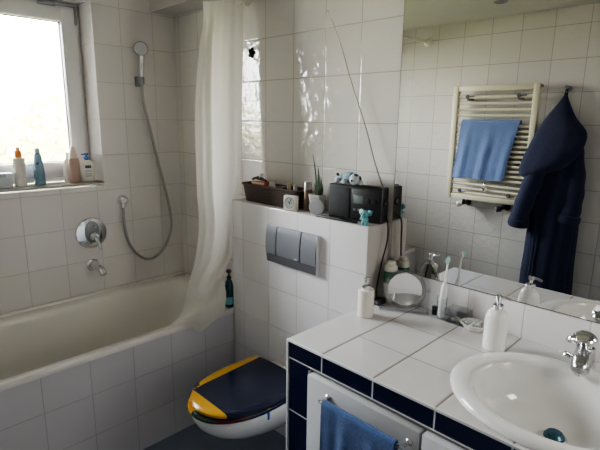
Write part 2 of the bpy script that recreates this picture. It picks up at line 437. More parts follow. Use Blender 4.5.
t = thing('hand_shower', 'chrome hand shower with grey round head in a wall holder with a long hose', 'shower', (0, -.262, 1.80))
hd = at(141, 48.5, 0, .075); ax = V((.78, -.52, -.34)).normalized()
bm = B(); lathe(bm, [(.016, -.03), (.035, -.016), (.041, -.002), (.039, .004)], hd, ax, 28); obj('shower_head', bm, m_chrome, t)
bm = B(); lathe(bm, [(.038, .003), (.036, .006), (.01, .007)], hd, ax, 28); obj('spray_face', bm, pm('pale_spray_face', (.50, .51, .51), .35), t)
bm = B(); tube(bm, spline([hd - ax*.018, V((.050, -.249, 1.95)), V((.047, -.253, 1.88)), V((.046, -.256, 1.80))], 5), [.016]*6+[.014]*5+[.012]*5, 14); obj('handle', bm, m_chrome, t)
bm = B(); box(bm, 0, .022, -.278, -.240, 1.79, 1.85, .006); lathe(bm, [(.018, -.02), (.019, .02)], V((.046, -.257, 1.825)), (0, 0, 1), 18); obj('wall_holder', bm, m_satin, t)
bm = B()
hp = [(.046, -.256, 1.80), (.046, -.252, 1.72), (.045, -.231, 1.612), (.042, -.189, 1.421), (.040, -.140, 1.201), (.040, -.108, 1.037), (.040, -.105, .918), (.04, -.147, .812), (.04, -.214, .752), (.04, -.283, .745), (.04, -.353, .798), (.04, -.398, .888), (.039, -.414, 1.0), (.038, -.412, 1.09)]
tube(bm, spline(hp, 8), .0085, 10); obj('hose', bm, m_darkchrome, t)

# ------------------------------------------------------------------ shower rail and curtain
RX, RZ = .725, 2.205
t = thing('shower_rail', 'straight pale shower curtain rail spanning the room above the tub edge', 'curtain rail', (RX, -.88, RZ))
m_rail = pm('pale_rail', (.62, .60, .52), .3)
bm = B(); tube(bm, [(RX, -.02, RZ), (RX, -.9, RZ), (RX, YF+.012, RZ)], .0125, 14); obj('rod', bm, m_rail, t)
for y, d in ((-.001, -1), (YF+.001, 1)):
    bm = B(); lathe(bm, [(.034, 0), (.034, .006), (.022, .022), (.015, .035)], (RX, y, RZ), (0, d, 0), 24); obj('flange', bm, m_rail, t)

def px_x(x, y, X): return at(x, y, 0, X)
rows = [
    [px_x(203, 1, .725), px_x(216, 1, .725), px_x(230, 0, .725), px_x(244, 0, .725)],
    [px_x(203, 24, .73), px_x(214, 24, .755), px_x(229, 24, .735), px_x(243, 24, .735)],
    [px_x(199, 50, .73), px_x(212, 50, .785), px_x(228, 50, .74), px_x(243, 50, .735)],
    [px_x(195.5, 100, .735), px_x(212, 100, .80), px_x(228, 100, .735), px_x(242, 100, .735)],
    [px_x(195.5, 150, .735), px_x(213, 150, .80), px_x(228, 150, .735), px_x(241, 150, .735)],
    [px_x(197, 190, .735), px_x(213, 190, .80), px_x(227, 190, .735), px_x(239, 190, .735)],
    [px_x(199, 225, .725), px_x(215, 225, .79), px_x(226, 225, .735), px_x(235.5, 222, .74)],
    [px_x(195, 260, .71), px_x(211, 258, .755), px_x(223, 255, .735), px_x(232, 252, .76)],
    [px_x(188.5, 283, .70), px_x(201, 280, .738), px_x(213, 275, .748), px_x(227, 265, .762)],
    [px_x(185, 301, .702), px_x(198, 294, .735), px_x(211, 286, .745), px_x(223.5, 274, .762)],
    [px_x(181, 314, .716), px_x(196, 304, .752), px_x(210, 295, .762), px_x(223.5, 280, .775)],
    [px_x(176, 320, .732), px_x(193, 313, .772), px_x(209, 305, .790), px_x(226, 292, .792)],
    [px_x(171, 325, .742), px_x(191, 319, .775), px_x(206, 318, .794), px_x(225.5, 303, .794)],
    [px_x(166, 330, .748), px_x(188, 325.5, .772), px_x(201, 331, .790), px_x(223, 313, .792)],
]
def cr(P, t):
    i = min(int(t), len(P)-2); f = t - i
    p0, p1, p2, p3 = P[max(i-1, 0)], P[i], P[i+1], P[min(i+2, len(P)-1)]
    return .5*((2*p1) + (p2-p0)*f + (2*p0-5*p1+4*p2-p3)*f*f + (3*p1-p0-3*p2+p3)*f**3)
G = []
for j in range(111):
    v = j/110*(len(rows)-1); row = []
    for i in range(64):
        u = i/63
        q = [cr([r[k] for r in rows], v) for k in range(4)]
        p = cr(q, u*3)
        cz = min(1, max(0, (p.z-.8)/.3)); k3 = min(int(u*3), 2)
        p = p.lerp(q[k3].lerp(q[k3+1], u*3-k3), .75*cz)
        hgt = min(1, max(0, (p.z-.62)/.35))
        w = max(0., 1-abs(u*2-1)**6)
        p = p + V((hgt*w*(0.003*math.sin(u*15+p.z*.7) + .0015*math.sin(u*37+1+p.z*1.3) + .007*noise.noise(V((u*3.2, p.z*1.6, 1)))), 0, 0))
        row.append(p)
    G.append(row)
t = thing('shower_curtain', 'white shower curtain gathered at the cistern end with its hem over the tub rim', 'curtain', (RX, -.2, RZ))
bm = B(); sheet(bm, G); obj('curtain_cloth', bm, m_curtain, t, ang=80)
for k in range(6):
    bm = B(); y = -.055 - k*.046; c = V((RX, y, RZ-.012))
    tube(bm, [c + V((.026*math.cos(a), .004*math.sin(a*2), .026*math.sin(a))) for a in [2*PI*i/20 for i in range(21)]], .0025, 6, False); obj('curtain_ring', bm, m_white, t)

# bottle behind the curtain on the tub corner
def bottle(name, label, cat, c, prof, mat, extra=(), sx=1, sy=1, u=(1, 0, 0), group=None):
    t = thing(name, label, cat, c, group)
    bm = B(); lathe(bm, prof, V(c), (0, 0, 1), 28, sx, sy, u=u); obj('bottle_body', bm, mat, t)
    for nm, pr, m, *rest in extra:
        bm = B(); lathe(bm, pr, V(c), (0, 0, 1), 24, *(rest if rest else (1, 1)), u=u); obj(nm, bm, m, t)
    return t
m_clear = glass_mat('teal_tinted_plastic', (.55, .75, .75), .1, 1.2)
bottle('shower_gel_bottle', 'dark teal bottle with black pump on the tub corner behind the curtain', 'bottle', (.716, -.152, .590),
       [(.021, 0), (.023, .006), (.023, .12), (.018, .15), (.009, .16)], m_tealdark,
       [('label_band', [(.0234, .02), (.0234, .062)], m_teal), ('pump', [(.012, .158), (.013, .178), (.006, .182), (.006, .20), (.016, .202), (.014, .214)], m_black)])

# ------------------------------------------------------------------ bottles on the sill
S = WZ0
t = thing('soap_box', 'small grey-white box lying at the left end of the sill', 'box', (-.085, -.985, S))
bm = B(); box(bm, -.125, -.05, -1.05, -.955, S, S+.058, .004); obj('box_body', bm, pm('pale_grey_card', (.55, .58, .62), .4), t)
bm = B(); box(bm, -.129, -.046, -1.054, -.951, S+.052, S+.078, .004); obj('lid', bm, pm('pale_blue_card', (.58, .62, .66), .3), t)
bm = B(); box(bm, -.0465, -.0452, -1.02, -.985, S+.055, S+.074); obj('printed_mark', bm, m_greylabel, t)
bottle('sun_cream_bottle', 'white cylindrical bottle with an orange spray cap on the sill', 'bottle', (-.085, -.908, S),
       [(.026, 0), (.029, .004), (.029, .148), (.026, .152), (.017, .153)], m_bottlew,
       [('spray_cap', [(.0165, .153), (.0165, .187), (.012, .191), (.009, .192), (.009, .205), (.006, .207)], m_orange)])
t = bottle('shampoo_bottle', 'tapered blue bottle with a pale cap standing on the sill', 'bottle', (-.085, -.815, S),
       [(.028, 0), (.030, .005), (.029, .06), (.025, .12), (.020, .155), (.015, .172), (.012, .175)], m_bottleb,
       [('cap', [(.0125, .174), (.012, .194), (.008, .199)], m_lav)], 1, .95)
bm = B(); sphere(bm, V((-.0605, -.826, S+.118)), .008, (.4, 1, 1)); obj('round_emblem', bm, m_label, t)
t = thing('hair_care_bottle', 'pink-beige bottle with a pale pointed cap, in front of a white one', 'bottle', (-.065, -.637, S))
c = V((-.065, -.637, S)); bm = B(); lathe(bm, [(.026, 0), (.028, .005), (.031, .09), (.028, .135), (.022, .139)], c, (0, 0, 1), 28, .7, 1, u=(1, 0, 0)); obj('bottle_body', bm, m_pink, t)
bm = B(); lathe(bm, [(.024, .138), (.022, .155), (.014, .19), (.007, .205)], c, (0, 0, 1), 24, .8, 1, u=(1, 0, 0)); obj('pointed_cap', bm, m_tan, t)
bm = B(); box(bm, -.0465, -.0445, -.641, -.633, S+.06, S+.10, .001); obj('pale_stripe', bm, m_bottlew, t)  # narrow pale stripe down the bottle front
t = thing('conditioner_bottle', 'white bottle half hidden behind the pink-beige bottle', 'bottle', (-.12, -.64, S))
bm = B(); lathe(bm, [(.03, 0), (.034, .005), (.035, .08), (.03, .12), (.016, .135), (.014, .165), (.01, .168)], V((-.128, -.640, S)), (0, 0, 1), 24, .7, 1, u=(1, 0, 0)); obj('bottle_body', bm, m_bottlew, t)
t = thing('body_lotion_bottle', 'broad white lotion bottle with a blue pump top and dark emblem', 'bottle', (-.075, -.56, S))
c = V((-.078, -.560, S)); bm = B()
pr = [(.030, 0), (.036, .004), (.040, .05), (.040, .09), (.034, .112), (.018, .122), (.012, .126)]
lathe(bm, pr, c, (0, 0, 1), 32, .5, 1.05, u=(1, 0, 0)); obj('bottle_body', bm, m_bottlew, t)
bm = B(); lathe(bm, [(.013, .124), (.014, .140), (.006, .143), (.006, .152), (.013, .153), (.012, .163)], c, (0, 0, 1), 20, u=(1, 0, 0)); box(bm, c.x-.005, c.x+.005, c.y-.028, c.y, S+.153, S+.161, .002); obj('pump', bm, m_capblue, t)
bm = B(); box(bm, c.x+.0165, c.x+.0205, c.y-.018, c.y+.016, S+.078, S+.094, .001); obj('emblem', bm, m_label, t)
bm = B()
for z in (.030, .042, .058): box(bm, c.x+.017, c.x+.0208, c.y-.020, c.y+.018, S+z, S+z+.006)
obj('printed_text', bm, m_greylabel, t)
t = thing('cream_tube', 'small white tube with a pinkish print between the two larger bottles', 'bottle', (-.10, -.598, S))
bm = B(); lathe(bm, [(.014, 0), (.018, .004), (.019, .075), (.012, .095), (.01, .11)], V((-.105, -.598, S)), (0, 0, 1), 20, .8, 1, u=(1, 0, 0)); obj('tube_body', bm, m_bottlew, t)
bm = B(); box(bm, -.0915, -.089, -.605, -.593, S+.04, S+.07); obj('printed_mark', bm, m_pink, t)

# ------------------------------------------------------------------ flush plate
t = thing('flush_plate', 'wide silver-grey flush plate with three panels on the cistern wall', 'flush plate', (1.217, -.148, .93))
X0, X1 = 1.047, 1.387; Z0, Z1 = .935, 1.117; YB = -.148
def plate_panel(x0, x1, z0, z1, y_a, mat, nm):
    bm = B(); P = []
    n = 10
    sec = []
    for i in range(n+1):
        f = i/n; z = z0 + (z1-z0)*f
        zz = (z-Z0)/(Z1-Z0)
        y = YB - .010 - .016*math.sin(PI*min(1, max(0, .12+.80*zz)))**.7
        sec.append((y - y_a, z))
    rs = [[V((x, y, z)) for y, z in sec] + [V((x, YB-.002, z1)), V((x, YB-.002, z0))] for x in (x0, x0+.002, x1-.002, x1)]
    rings(bm, rs); return obj(nm, bm, mat, t, ang=30)
plate_panel(X0, X1-.004, Z0, Z0+.040, -.003, m_satin_dark, 'bottom_strip')
bm = B(); box(bm, X0+.002, X1-.002, YB-.012, YB, Z0+.003, Z1-.003, .002); obj('back_frame', bm, m_satin_dark, t)
plate_panel(X0, X0+.070, Z0+.043, Z1, 0, m_satin, 'side_panel')
plate_panel(X0+.078, X0+.231, Z0+.043, Z1, 0, m_satin, 'push_panel')
plate_panel(X0+.239, X1-.008, Z0+.043, Z1, 0, m_satin, 'side_panel')
bm = B(); box(bm, X1-.005, X1, YB-.024, YB, Z0, Z1, .002); obj('edge_strip', bm, m_silver2, t)
bm = B(); box(bm, X0+.205, X0+.220, YB-.030, YB-.0285, Z0+.050, Z0+.055); obj('printed_mark', bm, m_white, t)

# ------------------------------------------------------------------ toilet
CX = 1.222
def dshape(cx, a, yb, yf, z, k=56, nb=3.6):
    cyy = yb - (yb-yf)*.42; out = []
    for i in range(k):
        an = 2*PI*i/k; c, s_ = math.cos(an), math.sin(an)
        if s_ >= 0: out.append(V((cx + a*math.copysign(abs(c)**(2/nb), c), cyy + (yb-cyy)*abs(s_)**(2/nb), z)))
        else: out.append(V((cx + a*math.copysign(abs(c)**(2/2.15), c), cyy - (cyy-yf)*abs(s_)**(2/2.15), z)))
    return out
t = thing('toilet', 'wall-hung white toilet with a navy and yellow patterned lid beside the tub', 'toilet', (CX, -.148, .1))
bm = B()
prof = [(.170, -.150, -.700, .408), (.180, -.150, -.705, .400), (.182, -.150, -.703, .375), (.174, -.150, -.688, .345), (.154, -.150, -.645, .302), (.126, -.150, -.58, .260), (.098, -.150, -.49, .225), (.08, -.150, -.40, .205)]
rings(bm, [dshape(CX, a, yb, yf, z, nb=5) for a, yb, yf, z in prof]); obj('bowl', bm, m_ceramic, t, ang=50)
bm = B(); rings(bm, [dshape(CX-.002, .190-d, -.225, -.717+d, z, nb=9) for d, z in ((.006, .409), (0, .413), (0, .422), (.005, .427))]); obj('seat', bm, seat_mat(), t, ang=40)
bm = B()
rings(bm, [dshape(CX-.004, .194-d, -.225, -.699+d, z, nb=9) for d, z in ((.004, .4285), (0, .432), (0, .442), (.006, .447), (.03, .449), (.09, .450))]); obj('lid', bm, lid_mat(), t, ang=40)
for s_ in (-.075, .075):
    bm = B(); tube(bm, [(CX+s_-.02, -.215, .42), (CX+s_+.02, -.215, .42)], .012, 12); obj('hinge', bm, m_chrome, t)
bm = B()
for x, y in ((1.066, -.592), (1.074, -.600), (1.072, -.609), (1.084, -.615)): box(bm, x-.009, x+.009, y-.004, y+.005, .432, .4488, .001)
obj('lid_notch_marks', bm, pm('dark_green_print', (.008, .02, .012), .3), t)  # dark blocks drawing the serrated notch at the lid edge
c = at(265, 405, 2, .43)
t = thing('toilet_rim_block', 'blue strap with a yellow clip hooked over the toilet rim', 'toilet freshener', (c.x, c.y, .40))
ed = V((CX + .183, 0, 0))
yy = c.y; 
# edge of the bowl at this y
import bisect
ring_ = dshape(CX, .184, -.15, -.717, 0)
bx = max(p.x for p in ring_ if abs(p.y-yy) < .03 and p.x > CX)
bm = B(); box(bm, bx-.012, bx+.004, yy-.008, yy+.008, .412, .432, .002); obj('yellow_clip', bm, m_yellow, t)
bm = B(); box(bm, bx-.003, bx+.001, yy-.005, yy+.005,   .372, .414, .001); obj('blue_strap', bm, pm('blue_strap_plastic', (.03, .12, .40), .4), t)

# ------------------------------------------------------------------ vanity
VX0, VX1, VY, VZ = 1.652, 3.02, -.603, .877
t = thing('worktop', 'white tiled vanity worktop with navy tile edging around the basin', 'worktop', (VX0, -.3, .81))
SX, SY, SA, SB = 2.43, -.345, .279, .246    # basin outline
bm = B()
# top slab with an oval opening for the basin: quad strips between oval and rectangle
k = 64; oval = [V((SX + (SA-.012)*math.cos(2*PI*i/k), SY + (SB-.012)*math.sin(2*PI*i/k), VZ)) for i in range(k)]
def to_rect(p):
    d = p - V((SX, SY, VZ)); x0, x1, y0, y1 = VX0, VX1, VY, -.009
    s_ = min([(x1-SX)/d.x if d.x > 1e-6 else 9e9, (x0-SX)/d.x if d.x < -1e-6 else 9e9, (y1-SY)/d.y if d.y > 1e-6 else 9e9, (y0-SY)/d.y if d.y < -1e-6 else 9e9])
    return V((SX+d.x*s_, SY+d.y*s_, VZ))
angs = sorted([math.atan2(o.y-SY, o.x-SX) for o in oval] + [math.atan2(y-SY, x-SX) for x in (VX0, VX1) for y in (VY, -.009)])
def ov(a):  # point of the oval in direction a
    c, s_ = math.cos(a), math.sin(a); r = 1/math.sqrt((c/(SA-.012))**2 + (s_/(SB-.012))**2); return V((SX+c*r, SY+s_*r, VZ))
inn = [ov(a) for a in angs]; out = [to_rect(p) for p in inn]
dn = V((0, 0, -.006))
rings(bm, [[p+dn for p in inn], inn, out, [p+dn for p in out], [p+dn for p in inn]], False, False)
obj('tiled_top', bm, m_ctop, t, ang=20)
bm = B(); box(bm, VX0+.006, VX1, VY+.002, VY+.03, .812, VZ-.006); obj('navy_edging', bm, m_blue, t)
bm = B(); box(bm, VX0-.001, VX0+.007, VY-.002, -.150, .02, VZ-.004, .001); box(bm, VX0-.001, VX1, VY-.003, VY+.004, VZ-.007, VZ+.001, .0015)
box(bm, VX0, VX1, VY+.0005, VY+.006, .8085, .8125)
obj('white_edge_strip', bm, pm('edge_strip_white', (.62, .62, .62), .3), t)

t = thing('vanity_cabinet', 'white-doored vanity cabinet with a navy tiled pilaster under the worktop', 'cabinet', (VX0, -.3, 0))
bm = B(); box(bm, VX0+.008, 1.757, VY+.001, -.152, 0, .806); obj('navy_pilaster', bm, m_pil, t)
bm = B(); box(bm, 1.76, VX1, -.555, -.02, 0, .66); box(bm, 1.76, VX1, -.585, -.565, .62, .806); obj('carcass', bm, m_paint, t)
def door(x0, x1):
    bm = B(); box(bm, x0, x1, -.622, -.590, .06, .797, .004, 2)
    return obj('door', bm, m_paint, t)
d1 = door(1.768, 2.186); d2 = door(2.193, 2.60); d3 = door(2.607, 3.01)
bm = B(); tube(bm, spline([(1.862, -.622, .755), (1.862, -.652, .757), (1.872, -.661, .758), (2.0, -.661, .758), (2.148, -.661, .758), (2.158, -.652, .757), (2.158, -.622, .755)], 5), .0055, 10)
for x in (1.862, 2.158): lathe(bm, [(.011, 0), (.011, .004), (.007, .008)], (x, -.622, .755), (0, -1, 0), 16)
obj('towel_rail', bm, m_chrome, d1)
bm = B(); box(bm, 1.756, 1.769, -.607, -.590, .76, .80, .002); obj('hinge', bm, m_satin, t)

# hand towel over the rail
def towel(x0, x1, yrail, zr, rad, front, back, mat, name, label, wob=.008, lean=0., seed=1, ysign=-1, taper=0.):
    R = []; n = 40
    prof = []
    for i in range(14): prof.append((rad, zr - back*(1-i/14)))                 # back leg
    for i in range(9):
        a = PI*i/8; prof.append((rad*math.cos(a), zr + rad*math.sin(a)))
    for i in range(1, 25): prof.append((-rad, zr - front*i/24))
    tt = len(prof)
    for j, (dy, z) in enumerate(prof):
        row = []
        for i in range(n+1):
            f = i/n; low = max(0, min(1, (zr-z)/.2))
            sh = lean*(zr-z)/max(front, .01)
            w = 1 - taper*low
            x = x0 + (x1-x0)*(.5+(f-.5)*w) + sh
            fold = wob*low*(math.sin(f*17+seed) + .6*math.sin(f*31+seed*2)) + .003*noise.noise(V((f*6, z*9, seed)))
            y = yrail + (dy if ysign < 0 else -dy) + (fold if dy < 0 else fold*.2)*(1 if ysign < 0 else -1)*-1*.6
            row.append(V((x, y, z + (.004*math.sin(f*9+seed) if z < zr-.02 else 0))))
        R.append(row)
    bm = B(); sheet(bm, R, .004)
    o = obj(name, bm, mat, None, ang=70); tag(o, label, 'towel'); return o
towel(1.878, 2.140, -.661, .758, .013, .46, .40, m_bluecloth2, 'hand_towel', 'mid-blue terry hand towel hanging from the cabinet door rail', .010, 0, 2)

# basin
t = thing('wash_basin', 'oval white ceramic wash basin set into the tiled worktop', 'basin', (SX, SY, .877))
def ell(cx, cy_, a, b, z, k=72): return [V((cx+a*math.cos(2*PI*i/k), cy_+b*math.sin(2*PI*i/k), z)) for i in range(k)]
bm = B(); IY = -.362
rings(bm, [ell(SX, SY, SA-.016, SB-.016, .85), ell(SX, SY, SA-.014, SB-.014, .878), ell(SX, SY, SA, SB, .8785), ell(SX, SY, SA+.001, SB+.001, .884), ell(SX, SY, SA-.008, SB-.008, .8945), ell(SX, SY-.002, SA-.022, SB-.020, .899),
    ell(SX, IY+.003, .222, .200, .8995), ell(SX, IY, .213, .193, .897), ell(SX, IY, .207, .187, .888), ell(SX, IY, .200, .180, .86), ell(SX, IY+.004, .184, .162, .815), ell(SX, IY+.02, .146, .122, .775), ell(SX, IY+.042, .078, .062, .754), ell(SX, IY+.05, .026, .026, .748)], False, False)
rings(bm, [ell(SX, SY, SA-.016, SB-.016, .85), ell(SX, IY, .21, .19, .78), ell(SX, IY+.042, .08, .07, .735), ell(SX, IY+.05, .026, .026, .732), ell(SX, IY+.05, .026, .026, .748)], False, False)
bmesh.ops.remove_doubles(bm, verts=bm.verts[:], dist=1e-5)
obj('bowl', bm, pm('basin_ceramic', (.72, .71, .69), .07, vary=.015, scale=5), t, ang=60)
bm = B(); cc = (SX, IY+.05, .748); lathe(bm, [(.034, .001), (.034, .005), (.028, .008), (.024, .006)], cc, (0, 0, 1), 28); obj('drain_ring', bm, m_chrome, t)
bm = B(); lathe(bm, [(.026, .006), (.027, .014), (.020, .022), (.004, .024)], cc, (0, 0, 1), 24); obj('drain_stopper', bm, pm('blue_dark_stopper', (.04, .11, .15), .25, .4), t)

# faucet
FX, FY, FZ = 2.432, -.108, .8993
t = thing('basin_mixer', 'chrome single-lever mixer tap on the rear edge of the basin', 'tap', (FX, FY, FZ))
bm = B(); lathe(bm, [(.031, 0), (.032, .003), (.030, .012), (.027, .045), (.025, .062), (.018, .066)], (FX, FY, FZ), (0, 0, 1), 32); obj('body', bm, m_chrome, t)
bm = B(); tube(bm, spline([(FX, FY+.002, FZ+.034), (FX+.003, FY-.035, FZ+.036), (FX+.008, FY-.070, FZ+.030), (FX+.011, FY-.090, FZ+.022), (FX+.012, FY-.096, FZ+.018)], 5), [.027]*5+[.0255]*5+[.024]*5+[.022, .021, .019, .016, .012, .006], 20); obj('spout', bm, m_satinchrome, t)
bm = B(); lathe(bm, [(.0125, -.004), (.0125, .010), (.010, .012)], (FX+.0085, FY-.078, FZ+.012), (0, 0, -1), 18); obj('aerator', bm, m_chrome, t)
bm = B(); lathe(bm, [(.007, .02), (.007, .034), (.0115, .036), (.0125, .042), (.0125, .050), (.010, .053)], (FX, FY-.012, FZ+.022), V((-1, -.25, .05)), 20); obj('side_knob', bm, m_chrome, t)
bm = B(); lathe(bm, [(.022, .064), (.024, .072), (.027, .080), (.033, .086), (.034, .091), (.029, .100), (.016, .107), (.004, .109)], (FX, FY, FZ), V((-.06, -.10, 1)), 32)
tube(bm, spline([(FX-.012, FY-.012, FZ+.088), (FX-.032, FY-.034, FZ+.085), (FX-.042, FY-.046, FZ+.084)], 6), [.013]*5+[.010]*5+[.006]*3, 14); obj('lever', bm, m_chrome, t)
bm = B(); tube(bm, [(FX+.004, FY+.038, FZ), (FX+.004, FY+.038, FZ+.04)], .003, 8); sphere(bm, (FX+.004, FY+.038, FZ+.044), .006); obj('pull_rod', bm, m_chrome, t)

# ------------------------------------------------------------------ wall mirror
t = thing('wall_mirror', 'large frameless wall mirror above the worktop and splashback', 'mirror', (2.3, -.006, 1.004))
bm = B(); box(bm, 1.657, XR-.02, -.0075, -.0005, 1.004, 2.22); obj('mirror_edge', bm, pm('mirror_edge_dark', (.12, .12, .11), .3), t)
bm = B(); rs = [[V((1.6585, -.0078, 1.0065)), V((XR-.022, -.0078, 1.0065)), V((XR-.022, -.0078, 2.217)), V((1.6585, -.0078, 2.217))]]
bm.faces.new([bm.verts.new(p) for p in rs[0]]); obj('mirror_glass', bm, m_mirror, t, recalc=False)

# ------------------------------------------------------------------ things on the cistern ledge
L = 1.199
t = thing('wicker_basket', 'long dark brown wicker basket at the curtain end of the ledge', 'basket', (.99, -.075, L))
bm = B()
def rr(x0, x1, y0, y1, z, k=48, n=9): return sup((x0+x1)/2, (y0+y1)/2, (x1-x0)/2, (y1-y0)/2, n, z, k)
rings(bm, [rr(.812, 1.172, -.112, -.022, L+.0005), rr(.793, 1.195, -.117, -.016, L+.080), rr(.790, 1.198, -.118, -.014, L+.088), rr(.796, 1.192, -.113, -.020, L+.088), rr(.815, 1.165, -.108, -.027, L+.006)])
obj('woven_body', bm, m_wicker, t)
bm = B(); ring_ = rr(.789, 1.199, -.118, -.014, L+.088); tube(bm, ring_+[ring_[0]], .0055, 8, False); obj('rim', bm, m_wicker, t)
# contents
t = thing('card_box', 'red-orange card pack lying in the left of the basket', 'box', (.905, -.085, L+.006)); bm = B(); box(bm, .855, .955, -.100, -.050, L+.012, L+.108, .003); obj('pack', bm, m_redbox, t)
bm = B(); box(bm, .857, .953, -.1012, -.1002, L+.094, L+.104); obj('pale_band', bm, m_paper, t)
t = thing('hair_clip', 'black and white hair clip on the red-orange pack', 'hair clip', (.91, -.08, L+.108))
bm = B(); tube(bm, spline([(.845, -.085, L+.112), (.87, -.08, L+.121), (.91, -.08, L+.119), (.95, -.085, L+.113)], 5), [.006]*6+[.009]*6+[.006]*4, 10); obj('clip_body', bm, m_black, t)
bm = B(); tube(bm, spline([(.90, -.082, L+.122), (.905, -.08, L+.135), (.915, -.08, L+.142)], 4), [.006]*9, 10); obj('clip_bow', bm, m_paper, t)
t = thing('paper_bag', 'pale folded paper packet standing in the middle of the basket', 'packet', (1.0, -.08, L+.006)); bm = B()
rings(bm, [[V((.972, -.10, L+.008)), V((1.04, -.10, L+.008)), V((1.04, -.065, L+.008)), V((.972, -.065, L+.008))], [V((.980, -.09, L+.113)), V((1.008, -.09, L+.113)), V((1.008, -.08, L+.113)), V((.980, -.08, L+.113))]]); obj('packet', bm, m_paper, t)
bottle('perfume_bottle', 'small glass bottle with gold cap in the basket, nearer the paper packet', 'bottle', (1.108, -.075, L+.007), [(.014, 0), (.015, .003), (.015, .07), (.008, .08)], m_creamp, [('cap', [(.010, .079), (.011, .107), (.008, .109)], m_gold)])
bottle('nail_polish_bottle', 'small cream bottle with pale cap in the basket, nearer the clock', 'bottle', (1.145, -.070, L+.007), [(.014, 0), (.015, .003), (.015, .07), (.008, .08)], m_creamp, [('cap', [(.010, .079), (.010, .103), (.008, .105)], m_paper)])
t = thing('black_case', 'flat black case lying in the basket beside the paper packet', 'case', (1.055, -.08, L+.007)); bm = B(); box(bm, 1.045, 1.09, -.10, -.045, L+.008, L+.096, .006); obj('case_body', bm, m_black, t)

# clock
t = thing('alarm_clock', 'small square cream alarm clock in front of the basket', 'clock', (1.178, -.125, L))
Mr = Matrix.Translation(V((1.183, -.1345, L))) @ Matrix.Rotation(math.radians(14), 4, 'Z')
def mv(bm, M): 
    for v in bm.verts: v.co = M @ v.co
    return bm
bm = B(); box(bm, -.036, .036, -.011, .011, 0, .073, .006, 3); mv(bm, Mr); obj('case', bm, m_creamp, t)
bm = B(); lathe(bm, [(.028, 0), (.028, .0015)], (0, -.0112, .038), (0, -1, 0), 32); mv(bm, Mr); dial = obj('dial', bm, m_dial, t)
bm = B(); lathe(bm, [(.0305, 0), (.0305, .003), (.028, .003), (.028, 0)], (0, -.0108, .038), (0, -1, 0), 32, cap0=False, cap1=False); mv(bm, Mr); obj('bezel', bm, m_creamp, t)
bm = B()
for ang_, ln, w in ((-50, .014, .0022), (20, .021, .0016)):
    M2 = Mr @ Matrix.Translation(V((0, -.0138, .038))) @ Matrix.Rotation(math.radians(ang_), 4, 'Y')
    box(bm, -w/2, w/2, -.0006, .0006, -.004, ln, M=M2)
lathe(bm, [(.003, 0), (.002, .0025)], Mr @ V((0, -.0128, .038)), Mr.to_3x3() @ V((0, -1, 0)), 12)
obj('hands', bm, m_black, t)
bm = B()
for h in range(12):
    M2 = Mr @ Matrix.Translation(V((0, -.0130, .038))) @ Matrix.Rotation(h*PI/6, 4, 'Y'); box(bm, -.0009, .0009, -.0004, .0004, .021, .0255, M=M2)
obj('hour_marks', bm, m_black, t)

# spray can, pot, plant, disc
bottle('hairspray_can', 'slim brown spray can with a pale silver top behind the clock', 'can', (1.226, -.068, L), [(.018, 0), (.0195, .002), (.0195, .095), (.017, .1)], m_brown, [('cap', [(.0185, .098), (.0185, .128), (.016, .132), (.008, .133)], m_silver)])
t = thing('potted_plant', 'spiky dark green plant in a white tapered pot on the ledge', 'plant', (1.292, -.075, L))
bm = B(); c = V((1.290, -.072, L)); lathe(bm, [(.026, 0), (.028, .002), (.042, .082), (.040, .084), (.036, .072)], c, (0, 0, 1), 6, u=(.9, .4, 0)); obj('pot', bm, m_ceramic, t, ang=25)
bm = B(); lathe(bm, [(.036, .071), (.004, .074)], c, (0, 0, 1), 12); obj('soil', bm, pm('dark_soil', (.03, .02, .015), .9), t)
for (bx_, by, tx, ty, tz, w) in ((-.002, .0, -.022, -.01, .262, .006), (.006, .004, .0, .0, .212, .007), (.014, .0, .02, .0, .165, .007), (-.010, .004, -.014, .005, .155, .006), (.002, -.008, .012, -.012, .175, .006), (.018, .006, .032, .0, .135, .006), (-.004, -.006, -.004, -.02, .14, .006)):
    bm = B(); P0 = c + V((bx_, by, .068)); P2 = c + V((tx, ty, tz)); P1 = (P0+P2)/2 + V((.004, 0, .008))
    pts = spline([P0, P1, P2], 6); rs = []
    for i, p in enumerate(pts):
        f = i/(len(pts)-1); ww = w*(1-f**2.2)+.0004; rs.append([p+V((ww, 0, 0)), p+V((0, -.0016, 0)), p+V((-ww, 0, 0)), p+V((0, .0016, 0))])
    rings(bm, rs); obj('leaf', bm, m_leaf, t)
t = thing('round_speaker', 'grey round disc-shaped speaker leaning before the white plant pot', 'speaker', (1.337, -.125, L))
dn_ = V((.35, -.92, .12)).normalized(); c = V((1.337, -.125, L+.0375))
bm = B(); lathe(bm, [(.030, -.012), (.036, -.009), (.037, 0), (.035, .003)], c, dn_, 36); obj('shell', bm, pm('pale_grey_shell', (.42, .42, .43), .5), t)
bm = B(); lathe(bm, [(.0345, .0028), (.033, .0045), (.002, .0055)], c, dn_, 36); obj('cloth_face', bm, pm('grey_fabric', (.36, .36, .37), .9, vary=.12, scale=300), t)

